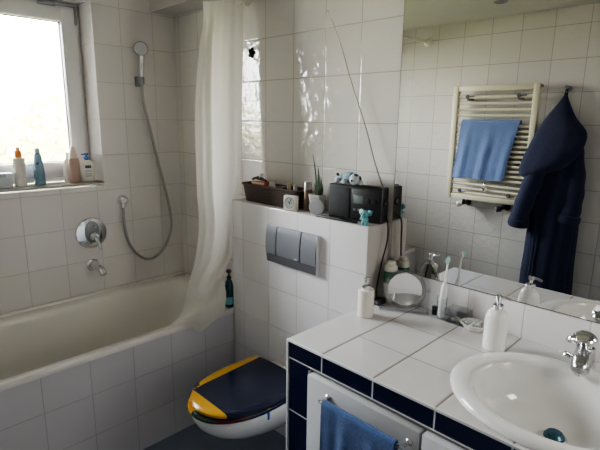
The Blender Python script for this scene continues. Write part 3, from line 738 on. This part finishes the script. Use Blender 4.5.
# radio
RM = Matrix.Translation(V((1.398, -.121, L+.0005))) @ Matrix.Rotation(math.radians(9), 4, 'Z')
RW, RD, RH = .258, .062, .150
t = thing('portable_radio', 'black portable radio with raised antenna and small display on the ledge', 'radio', (1.52, -.07, L))
def rbox(name, a, mat, bev=.002, par=None, seg=2):
    bm = B(); box(bm, *a, bev, seg); mv(bm, RM); return obj(name, bm, mat, par or t)
rbox('cabinet', (0, RW, 0, RD, .004, RH), m_black, .008, seg=3)
rbox('speaker_grille', (.008, .108, -.003, .002, .014, .138), m_blackm, .003)
rbox('front_panel', (.116, RW-.008, -.002, .002, .014, .138), m_black, .003)
d_ = rbox('display', (.130, .172, -.0035, 0, .080, .108), m_lcd, .001)
rbox('display_bezel', (.126, .176, -.0028, 0, .076, .112), m_satin_dark, .001)
bm = B()
for k in range(11): box(bm, .124+k*.0108, .130+k*.0108, .004, .018, RH-.001, RH+.003, .001)
mv(bm, RM); obj('top_button', bm, m_blackm, t)
for x in (.195, .222):
    bm = B(); lathe(bm, [(.010, 0), (.010, .006), (.008, .008)], (x, -.002, .092), (0, -1, 0), 18); mv(bm, RM); obj('front_knob', bm, m_black, t)
bm = B()
for x in (.128, .148, .168, .188, .208): box(bm, x, x+.013, -.0045, 0, .046, .055, .001)
mv(bm, RM); obj('front_button', bm, m_satin_dark, t)
bm = B(); lathe(bm, [(.017, -.002), (.017, .006), (.014, .008)], (RW, .03, .085), (1, 0, 0), 22); mv(bm, RM); obj('tuning_knob', bm, m_black, t)
bm = B()
a0 = RM @ V((RW-.025, RD-.012, RH)); ap = [a0, at(375, 163, 1, -.035), at(366.5, 130, 1, -.034), at(357.5, 101, 1, -.033), at(349, 74, 1, -.032), at(339.5, 40, 1, -.03), at(328, 11, 1, -.028)]
sp = spline(ap, 6); nn = len(sp); tube(bm, sp, [.0030-.0018*i/nn for i in range(nn)], 8); sphere(bm, sp[-1], .0035); obj('antenna', bm, pm('dull_antenna_metal', (.30, .27, .20), .35, .8), t)
t = thing('black_stick', 'flat black strip lying along the ledge edge before the radio', 'remote', (1.46, -.137, L))
bm = B(); M2 = Matrix.Translation(V((1.46, -.1335, L))) @ Matrix.Rotation(math.radians(4), 4, 'Z'); box(bm, -.105, .105, -.010, .006, .0005, .008, .002, M=M2); obj('strip_body', bm, m_black, t)
bm = B(); box(bm, -.09, .02, -.0085, .0045, .0075, .0087, M=M2); obj('silver_inlay', bm, m_satin_dark, t)

# power cord from the radio down to the worktop
t = thing('power_cord', 'black power cord hanging from the radio down beside the cistern wall', 'cord', (1.66, -.08, VZ))
bm = B(); tube(bm, spline([RM @ V((RW-.004, .045, .035)), V((1.664, -.055, 1.218)), V((1.672, -.058, 1.185)), V((1.672, -.060, 1.13)), V((1.665, -.078, 1.05)), V((1.663, -.100, .96)), V((1.668, -.110, .91)), V((1.676, -.110, .893))], 7), .0034, 8); obj('cable', bm, m_rubber, t)
bm = B(); box(bm, 1.662, 1.700, -.135, -.085, VZ+.0005, VZ+.024, .005); obj('plug_adapter', bm, m_black, t)
bm = B(); box(bm, 1.668, 1.694, -.1358, -.1348, VZ+.008, VZ+.018); obj('teal_label', bm, m_satin_dark, t)

# plush on the radio
def plush_on_radio():
    base = RM @ V((.078, .030, RH+.0035)); t = thing('plush_dog', 'blue-grey and white plush dog lying on the radio', 'plush toy', base)
    c = base + V((0, 0, .017))
    bm = B(); sphere(bm, c + V((.012, 0, .002)), .022, (1.5, .95, .85)); sphere(bm, c+V((-.022, -.002, -.002)), .014, (1.2, 1, .9)); obj('body', bm, m_plushb, t)
    hd = c + V((.044, -.016, .001))
    bm = B(); sphere(bm, hd, .0195, (1.05, 1, .9)); sphere(bm, hd+V((.004, -.013, -.005)), .0125, (1.2, 1, .85)); h = obj('head', bm, m_plushw, t)
    bm = B(); sphere(bm, hd+V((.007, -.006, .012)), .0085, (1, .8, .7)); sphere(bm, hd+V((-.014, -.002, .010)), .008, (.8, .8, 1)); obj('dark_patch', bm, m_plushd, h)
    for sx_ in (-1, 1):
        bm = B(); sphere(bm, hd+V((sx_*.017, .004, -.001)), .010, (.55, .8, 1.2)); obj('ear', bm, m_plushd if sx_ > 0 else m_plushb, h)
    bm = B(); sphere(bm, hd+V((.005, -.0265, -.003)), .0035); obj('nose', bm, m_plushd, h)
    for dx, dy in ((-.032, -.020), (.004, -.026), (.066, -.014), (-.030, .014)):
        bm = B(); sphere(bm, c+V((dx, dy, -.0085)), .0085, (1.2, 1.2, 1)); obj('paw', bm, m_plushw, t)
    bm = B(); tube(bm, spline([c+V((-.034, 0, .002)), c+V((-.046, .002, .006)), c+V((-.050, 0, .012))], 4), .0045, 8); obj('tail', bm, m_plushd, t)
    for o in [t] + list(t.children):
        pass
    t.scale = (1.22, 1.15, 1.3)
plush_on_radio()
# teal figurine
def figurine():
    b = V((1.607, -.129, L)); t = thing('toy_elephant', 'little teal toy elephant standing at the ledge corner before the radio', 'toy', b)
    bm = B(); sphere(bm, b+V((0, 0, .025)), .0145, (1, .9, 1.15)); obj('body', bm, m_teal, t)
    bm = B(); sphere(bm, b+V((0, -.003, .047)), .0165, (1.05, .95, .95)); h = obj('head', bm, m_teal, t)
    bm = B(); tube(bm, spline([b+V((0, -.016, .045)), b+V((.001, -.022, .038)), b+V((.002, -.022, .030))], 4), [.005]*4+[.0042]*3+[.0035]*2, 10); obj('trunk', bm, m_teal, h)
    for s_ in (-1, 1):
        bm = B(); sphere(bm, b+V((s_*.021, .002, .053)), .011, (1, .35, 1.1), M=Matrix.Rotation(-s_*.5, 3, 'Y')); obj('ear', bm, m_plushw if s_ < 0 else m_teal, h)
        bm = B(); sphere(bm, b+V((s_*.006, -.018, .050)), .0022); obj('eye', bm, m_black, h)
        bm = B(); lathe(bm, [(.0075, 0), (.008, .003), (.0065, .018), (.003, .02)], b+V((s_*.008, -.002, 0)), (0, 0, 1), 14); obj('leg', bm, m_teal, t)
        bm = B(); tube(bm, [b+V((s_*.012, -.004, .031)), b+V((s_*.017, -.010, .022))], [.005, .0045], 10); obj('arm', bm, m_teal, t)
figurine()

# black flower hook on the wall by the curtain
t = thing('flower_hook', 'small black flower-shaped stick-on hook beside the curtain top', 'hook', (.742, -.002, 1.946)); c = V((.745, -.001, 1.946))
bm = B(); R_ = []
pts = [c + V((math.cos(a)*(.014+.013*abs(math.cos(a*2.5))**.7), 0, math.sin(a)*(.014+.013*abs(math.cos(a*2.5))**.7))) for a in [2*PI*i/50 for i in range(50)]]
rings(bm, [pts, [p+V((0, -.004, 0)) for p in pts]]); obj('flower_disc', bm, pm('matt_black_rubber', (.008, .008, .009), .9, Specular_IOR_Level=.1), t)
bm = B(); tube(bm, spline([c+V((0, -.004, 0)), c+V((0, -.014, -.004)), c+V((0, -.016, .006))], 4), .0025, 8); obj('peg', bm, m_black, t)

# ------------------------------------------------------------------ things on the worktop
Z = VZ
def pump_top(t, c, z0, dirv, mat=None, s=1.):
    d = V(dirv).normalized(); mat = mat or m_chrome
    bm = B(); lathe(bm, [(.016*s, 0), (.016*s, .014*s), (.011*s, .017*s), (.006*s, .018*s), (.006*s, .030*s), (.010*s, .031*s), (.010*s, .043*s), (.006*s, .046*s)], (c[0], c[1], z0), (0, 0, 1), 20)
    p = V((c[0], c[1], z0+.038*s)); tube(bm, spline([p, p+d*.02*s+V((0, 0, .001)), p+d*.037*s+V((0, 0, -.003))], 4), [.0055*s]*4+[.0045*s]*5, 10); obj('pump', bm, mat, t)
t = thing('soap_dispenser', 'straight white cylinder soap dispenser with chrome pump beside the cistern corner', 'soap dispenser', (1.716, -.247, Z))
bm = B(); c = (1.716, -.247); lathe(bm, [(.029, 0), (.031, .002), (.031, .104), (.029, .108), (.014, .109)], (*c, Z), (0, 0, 1), 36); obj('container', bm, m_bottlew, t)
pump_top(t, c, Z+.1085, (.45, -.85, 0), s=1.05)
t = thing('soap_dispenser', 'rounded glossy white soap dispenser with chrome pump beside the basin', 'soap dispenser', (2.178, -.152, Z))
bm = B(); c = (2.178, -.152); lathe(bm, [(.032, 0), (.036, .003), (.037, .02), (.0365, .10), (.034, .118), (.027, .132), (.017, .139), (.014, .142)], (*c, Z), (0, 0, 1), 40); obj('container', bm, m_ceramic, t)
pump_top(t, c, Z+.140, (.95, .12, 0), s=1.05)

# cosmetic mirror
t = thing('cosmetic_mirror', 'round cosmetic mirror in a clear acrylic stand on the worktop', 'mirror', (1.815, -.125, Z))
nrm = V((.50, -.86, .04)).normalized(); sd = V((0, 0, 1)).cross(nrm).normalized(); upv = nrm.cross(sd)
mc = at(405, 289, 1, -.098)
bm = B(); k = 48
rp = [(.066, -.006), (.079, -.006), (.081, 0), (.079, .006), (.066, .006)]
rings(bm, [[mc + (sd*math.cos(2*PI*i/k) + upv*math.sin(2*PI*i/k))*r + nrm*h for i in range(k)] for r, h in rp+[rp[0]]], False, False); obj('clear_ring', bm, m_ringfilm, t)
bm = B(); rings(bm, [[mc + (sd*math.cos(2*PI*i/k) + upv*math.sin(2*PI*i/k))*r + nrm*h for i in range(k)] for r, h in ((.0655, -.0045), (.0655, .0055))], True, False)
obj('mirror_back', bm, m_mirror2, t)
bm = B(); rings(bm, [[mc + (sd*math.cos(2*PI*i/k) + upv*math.sin(2*PI*i/k))*r + nrm*(.0022 + .0085*(r/.0655)**2 - .005) for i in range(k)] for r in (.0655, .055, .04, .025, .01, .0005)], False, True); obj('mirror_face', bm, m_mirror2, t, ang=80)
def bar(bm, a, b, w, d_, n_):
    a, b = V(a), V(b); ax_ = (b-a).normalized(); s1 = ax_.cross(n_).normalized()
    rings(bm, [[p + s1*w*i + n_*d_*j for i, j in ((-1, -1), (1, -1), (1, 1), (-1, 1))] for p in (a, b)])
bm = B()
for s_ in (-1, 1):
    bar(bm, V((mc.x, mc.y, Z+.004)) + sd*s_*.092, V((mc.x, mc.y, mc.z+.012)) + sd*s_*.092, .0045, .009, nrm)
    tube(bm, [mc + sd*s_*.080, mc + sd*s_*.100], .004, 10)
bar(bm, V((mc.x, mc.y, Z+.0035)) - sd*.096, V((mc.x, mc.y, Z+.0035)) + sd*.096, .003, .024, nrm)
obj('acrylic_stand', bm, m_film, t)

# deodorant, toothbrush, cup, boxes, dish
t = bottle('deodorant_can', 'white and green round can behind the cosmetic mirror', 'can', (1.693, -.052, Z), [(.026, 0), (.0275, .003), (.0275, .15), (.024, .158), (.016, .160)], m_bottlew, [('green_band', [(.0278, .085), (.0278, .135)], m_green), ('cap', [(.020, .158), (.020, .168), (.014, .175)], m_bottlew)])
t = thing('toothbrush_cup', 'clear narrow tumbler holding the electric toothbrush', 'cup', (1.935, -.062, Z)); c = V((1.935, -.062, Z))
bm = B(); lathe(bm, [(.014, 0), (.016, .002), (.0215, .088), (.0200, .088), (.0145, .005), (.001, .004)], c, (0, 0, 1), 28); obj('tumbler', bm, m_film, t)
t = thing('electric_toothbrush', 'white electric toothbrush with mint bristles standing in the clear tumbler', 'toothbrush', c+V((0, 0, .006)))
bm = B(); ax_ = V((.055, 0, 1)).normalized(); c2 = c + V((-.002, 0, .008)); lathe(bm, [(.0105, 0), (.0115, .003), (.0125, .06), (.0118, .115), (.009, .132), (.006, .136)], c2, ax_, 24); obj('handle', bm, m_toothw, t)
bm = B(); lathe(bm, [(.0055, .134), (.0042, .15), (.0036, .212), (.005, .22)], c2, ax_, 14); lathe(bm, [(.0085, -.006), (.009, .0), (.0085, .004)], c2+ax_*.228, (.25, -.97, 0), 18, .8, 1.45, u=(.97, .25, 0)); nk = obj('brush_neck', bm, m_toothw, t)
bm = B(); lathe(bm, [(.0085, .003), (.0088, .012), (.0080, .013)], c2+ax_*.228, (.25, -.97, 0), 18, .8, 1.45, u=(.97, .25, 0)); obj('bristles', bm, m_bristle, nk)
t = thing('acrylic_box', 'clear acrylic box of cotton pads by the splashback', 'box', (2.0, -.05, Z))
bm = B(); box(bm, 1.958, 2.038, -.072, -.068, Z, Z+.055); box(bm, 1.958, 1.962, -.068, -.018, Z, Z+.055); box(bm, 2.034, 2.038, -.068, -.018, Z, Z+.055); box(bm, 1.958, 2.038, -.018, -.014, Z, Z+.055); box(bm, 1.958, 2.038, -.072, -.014, Z, Z+.004); obj('clear_walls', bm, m_film, t)
for k_, (x, y) in enumerate(((1.978, -.048), (1.998, -.040), (2.018, -.050), (1.988, -.032))):
    bm = B(); o_ = V((x, y, Z+.0045+.0)); lathe(bm, [(.009, 0), (.010, .004), (.009, .008)], o_, (0, 0, 1), 14); o = obj('cotton_pad', bm, m_paper, None); tag(o, 'small white cotton pad inside the clear acrylic box', 'cotton pad', 'cotton pads in the acrylic box')
t = thing('dark_jar', 'tiny dark jar between the cosmetic mirror and the toothbrush', 'jar', (1.893, -.05, Z)); bm = B(); lathe(bm, [(.010, 0), (.011, .002), (.011, .022), (.009, .024)], (1.895, -.038, Z), (0, 0, 1), 18); obj('jar_body', bm, pm('dark_brown_jar', (.03, .02, .02), .25), t)
bm = B(); lathe(bm, [(.0115, .023), (.0115, .032), (.010, .033)], (1.895, -.038, Z), (0, 0, 1), 18); obj('jar_lid', bm, m_black, t)
t = thing('soap_dish', 'white shallow dish of pale pebbles by the splashback', 'dish', (2.065, -.06, Z)); c = V((2.066, -.062, Z))
bm = B(); lathe(bm, [(.028, 0), (.032, .002), (.046, .026), (.044, .027), (.030, .008), (.002, .006)], c, (0, 0, 1), 32, 1.05, .9, u=(1, 0, 0)); obj('dish_bowl', bm, m_ceramic, t)
rnd = random.Random(5)
for k_ in range(11):
    a = rnd.uniform(0, 2*PI); r = .026*math.sqrt(rnd.random()); p = c + V((r*math.cos(a), r*math.sin(a)*.85, .021 + rnd.uniform(0, .006)))
    bm = B(); sphere(bm, p, rnd.uniform(.008, .011), (1.1, .9, .65), 10, M=Matrix.Rotation(a, 3, 'Z')); o = obj('pebble', bm, m_pebble, None); tag(o, 'pale grey pebble heaped in the white dish', 'pebble', 'pebbles in the white dish')

# ------------------------------------------------------------------ opposite wall (seen in the mirror)
RY = -1.69
t = thing('towel_radiator', 'cream tubular towel radiator on the wall opposite the mirror', 'radiator', (1.30, RY, 1.05))
rx0, rx1, rz0, rz1 = 1.036, 1.588, 1.065, 1.858
for x in (rx0, rx1):
    bm = B(); box(bm, x-.019, x+.019, RY-.018, RY+.018, rz0-.006, rz1+.006, .005); obj('upright', bm, m_cream, t)
for z in (rz0+.012, rz1-.014):
    bm = B(); box(bm, rx0, rx1, RY-.010, RY+.014, z-.018, z+.018, .005); obj('end_rail', bm, m_cream, t)
zs = [1.785, 1.742, 1.700, 1.660] + [1.590-.034*i for i in range(12)] + [1.172, 1.138, 1.106]
for z in zs:
    bm = B(); tube(bm, [(rx0, RY, z), (rx1, RY, z)], .0095, 12); obj('bar', bm, m_cream, t)
for x in (rx0+.085, rx1-.11):
    for z, in ((1.790,), (1.12,)):
        bm = B(); tube(bm, [(x, YF, z-.02), (x, RY, z-.02)], .009, 10); lathe(bm, [(.013, 0), (.015, .006), (.012, .014)], (x, RY+.004, z), (0, 1, 0), 16)
        if z > 1.5: tube(bm, [(x, RY+.01, z), (x+.05, RY+.012, z+.002)], .004, 8)
        obj('wall_bracket', bm, m_satin_dark, t)
bm = B(); tube(bm, [(rx1-.01, RY-.004, rz1-.012), (rx1+.03, RY-.004, rz1-.012)], .009, 12); obj('vent_plug', bm, m_satin_dark, t)
for x, m_ in ((rx0+.12, m_ceramic), (rx1-.14, m_black)):
    bm = B(); tube(bm, [(x, RY, rz0-.004), (x, RY, rz0-.045)], .011, 12); tube(bm, [(x, YF+.004, rz0-.038), (x, RY+.02, rz0-.038)], .010, 12)
    lathe(bm, [(.024, 0), (.024, .006), (.012, .010)], (x, YF+.001, rz0-.038), (0, 1, 0), 18); v_ = obj('valve', bm, m_black, t)
    bm = B(); lathe(bm, [(.014, 0), (.020, .006), (.020, .034), (.015, .04)], (x-.004, RY+.012, rz0-.040), V((-.9, .5, -.15)), 18); obj('valve_knob', bm, m_, v_)
towel(1.095, 1.505, RY, 1.625-.014, .022, .395, .30, m_bluecloth, 'bath_towel', 'light blue bath towel folded over the radiator bars', .006, -.055, 5, ysign=1, taper=.06)
t = thing('radiator_hook', 'small chrome hook hanging on a radiator bar under the towel', 'hook', (1.305, RY+.014, 1.16)); bm = B()
tube(bm, spline([(1.305, RY, 1.19), (1.305, RY+.014, 1.186), (1.305, RY+.018, 1.16), (1.305, RY+.026, 1.145), (1.305, RY+.032, 1.16)], 4), .004, 8); lathe(bm, [(.010, 0), (.010, .006)], (1.305, RY+.02, 1.142), (0, 1, 0), 14); obj('hook_body', bm, m_chrome, t)

# bathrobe
HX, HZ = 1.752, 1.820
t = thing('robe_hook', 'chrome wall hook holding the navy bathrobe', 'hook', (HX, YF, HZ))
bm = B(); lathe(bm, [(.018, 0), (.018, .005), (.008, .010), (.006, .03), (.006, .05), (.012, .054), (.011, .060)], (HX, YF, HZ+.006), (0, 1, .15), 18); obj('hook_body', bm, m_satin, t)
t = thing('bathrobe', 'long navy terry bathrobe with hood hanging from a wall hook', 'bathrobe', (HX, YF+.06, .4))
def loft(rowsp, k=56, fold=.0, nf=9, seed=0, cap=True):
    bm = B(); rs = []
    for (cx_, cy_, z, a, b) in rowsp:
        r = []
        for i in range(k):
            an = 2*PI*i/k; f = 1 + fold*(math.sin(an*nf+seed+z*2.5)+.5*math.sin(an*(nf*2+1)+seed*2+z*4))*min(1, a/.1) + .04*noise.noise(V((math.cos(an)*2, math.sin(an)*2, z*5+seed)))
            r.append(V((cx_ + a*f*math.cos(an), max(YF+.006, cy_ + b*f*math.sin(an)), z)))
        rs.append(r)
    rings(bm, rs, cap, cap); return bm
def interp(keys, n):
    out = []
    for i in range(n):
        t_ = i/(n-1)*(len(keys)-1); out.append(tuple(cr([V(k_[:3]) for k_ in keys], t_)) + tuple(cr([V((k_[3], k_[4], 0)) for k_ in keys], t_))[:2])
    return out
RYC = YF + .085
body = [(1.752, YF+.05, 1.66, .05, .03), (1.755, RYC-.01, 1.52, .115, .055), (1.765, RYC, 1.36, .135, .07), (1.765, RYC, 1.15, .150, .075), (1.775, RYC, .95, .150, .078), (1.775, RYC, .70, .155, .08), (1.775, RYC, .45, .165, .08)]
obj('robe_body', loft(interp(body, 40), 72, .045, 7, 1), m_navycloth, t, ang=70)
hood = [(1.752, YF+.055, 1.800, .006, .006), (1.750, YF+.058, 1.76, .022, .018), (1.746, YF+.08, 1.66, .080, .040), (1.752, YF+.12, 1.54, .150, .062), (1.738, YF+.15, 1.43, .178, .066), (1.715, YF+.155, 1.345, .158, .070), (1.70, YF+.15, 1.305, .10, .05)]
bm = loft(interp(hood, 34), 64, .02, 5, 4)
for v in bm.verts: v.co.z += .34*(v.co.x-1.73)*min(1, max(0, (1.66-v.co.z)/.22))
obj('hood', bm, m_navycloth, t, ang=70)
bm = B(); tube(bm, spline([(1.745, YF+.055, 1.785), (1.748, YF+.05, 1.815), (HX, YF+.045, 1.838), (1.757, YF+.05, 1.815), (1.760, YF+.055, 1.785)], 5), .004, 8); obj('hanging_loop', bm, m_navycloth, t)
for s_, (pts, rr_) in ((-1, ([(1.69, YF+.13, 1.40), (1.640, YF+.165, 1.20), (1.604, YF+.17, 1.04), (1.592, YF+.165, .945)], [.055, .058, .056, .060])), (1, ([(1.85, YF+.09, 1.46), (1.885, YF+.10, 1.28), (1.888, YF+.105, 1.12), (1.872, YF+.11, 1.0)], [.05, .05, .052, .058]))):
    sp = spline(pts, 8); n_ = len(sp); R_ = [rr_[min(int(i/8), 3)]*(1-(i % 8)/8) + rr_[min(int(i/8)+1, 3)]*((i % 8)/8) for i in range(n_)]
    R_ = [r*(1+.05*math.sin(i*1.1)) for i, r in enumerate(R_)]
    bm = B(); tube(bm, sp, R_, 20); sl = obj('sleeve', bm, m_navycloth, t, ang=70)
    bm = B(); e = sp[-1]; dd = (sp[-1]-sp[-2]).normalized(); lathe(bm, [(.058, -.05), (.066, -.045), (.068, -.01), (.062, .004), (.05, .0)], e, dd, 24); obj('cuff', bm, m_navycloth, sl)
sp = None
# drooping belt tie
bm = B(); tube(bm, spline([(1.70, YF+.165, 1.02), (1.705, YF+.168, .85), (1.70, YF+.168, .62)], 6), .010, 8); obj('belt', bm, m_navycloth, t)

# recessed spot in the ceiling
t = thing('ceiling_spot', 'small unlit recessed ceiling spot seen in the mirror', 'lamp', (1.437, -1.358, CH))
bm = B(); lathe(bm, [(.040, 0), (.040, .004), (.030, .006), (.028, .001)], (1.437, -1.358, CH-.0005), (0, 0, -1), 28, cap1=False); obj('trim_ring', bm, m_satin, t)
bm = B(); lathe(bm, [(.027, 0), (.02, .003)], (1.437, -1.358, CH-.0005), (0, 0, -1), 20); obj('bulb', bm, m_satin_dark, t)

# ------------------------------------------------------------------ light
def area(name, loc, rot, sx, sy, e, c=(1, 1, 1)):
    l = bpy.data.lights.new(name, 'AREA'); l.shape = 'RECTANGLE'; l.size = sx; l.size_y = sy; l.energy = e; l.color = c
    o = bpy.data.objects.new(name, l); col.objects.link(o); o.location = loc; o.rotation_euler = rot; return o
# added unseen fill beyond the doorway, for weak light from the right
area('doorway_fill', (XR+1.4, -1.1, 1.15), (0, PI/2, 0), 1.6, .9, 1.5, (1, .96, .92))
# added unseen fill from the right, brightens the cistern end face
area('mirror_end_fill', (3.18, -.33, 1.42), (0, PI/2, 0), .25, .25, 1.1, (1, .97, .90))
# portal: helps the sky light through the window
p = area('window_portal', (-.26, (WY0+WY1)/2, (WZ0+WZ1)/2), (0, -PI/2, 0), WZ1-WZ0, WY1-WY0, 1); p.data.cycles.is_portal = True
w = bpy.data.worlds.new('sky'); sc.world = w; w.use_nodes = True
nt = w.node_tree; bg = nt.nodes['Background']
tc = nt.nodes.new('ShaderNodeTexCoord'); sx = nt.nodes.new('ShaderNodeSeparateXYZ'); rmp = nt.nodes.new('ShaderNodeValToRGB')
nt.links.new(tc.outputs['Generated'], sx.inputs[0]); nt.links.new(sx.outputs[2], rmp.inputs[0]); nt.links.new(rmp.outputs[0], bg.inputs[0])
e = rmp.color_ramp.elements; e[0].position = 0; e[0].color = (.95, .92, .93, 1); e[1].position = .6; e[1].color = (.88, .91, 1, 1)
bg.inputs[1].default_value = 13

# ------------------------------------------------------------------ camera
cd = bpy.data.cameras.new('camera'); cam = bpy.data.objects.new('camera', cd); col.objects.link(cam)
cd.sensor_fit = 'HORIZONTAL'; cd.sensor_width = 36; cd.lens = FPX/600*36; cd.clip_start = .01
R = Matrix((RT, UP, -FW)).transposed().to_4x4()
cam.matrix_world = Matrix.Translation(CAM) @ R
sc.camera = cam
sc.view_settings.view_transform = 'AgX'
sc.view_settings.look = 'AgX - Medium High Contrast'
sc.view_settings.exposure = 1.98
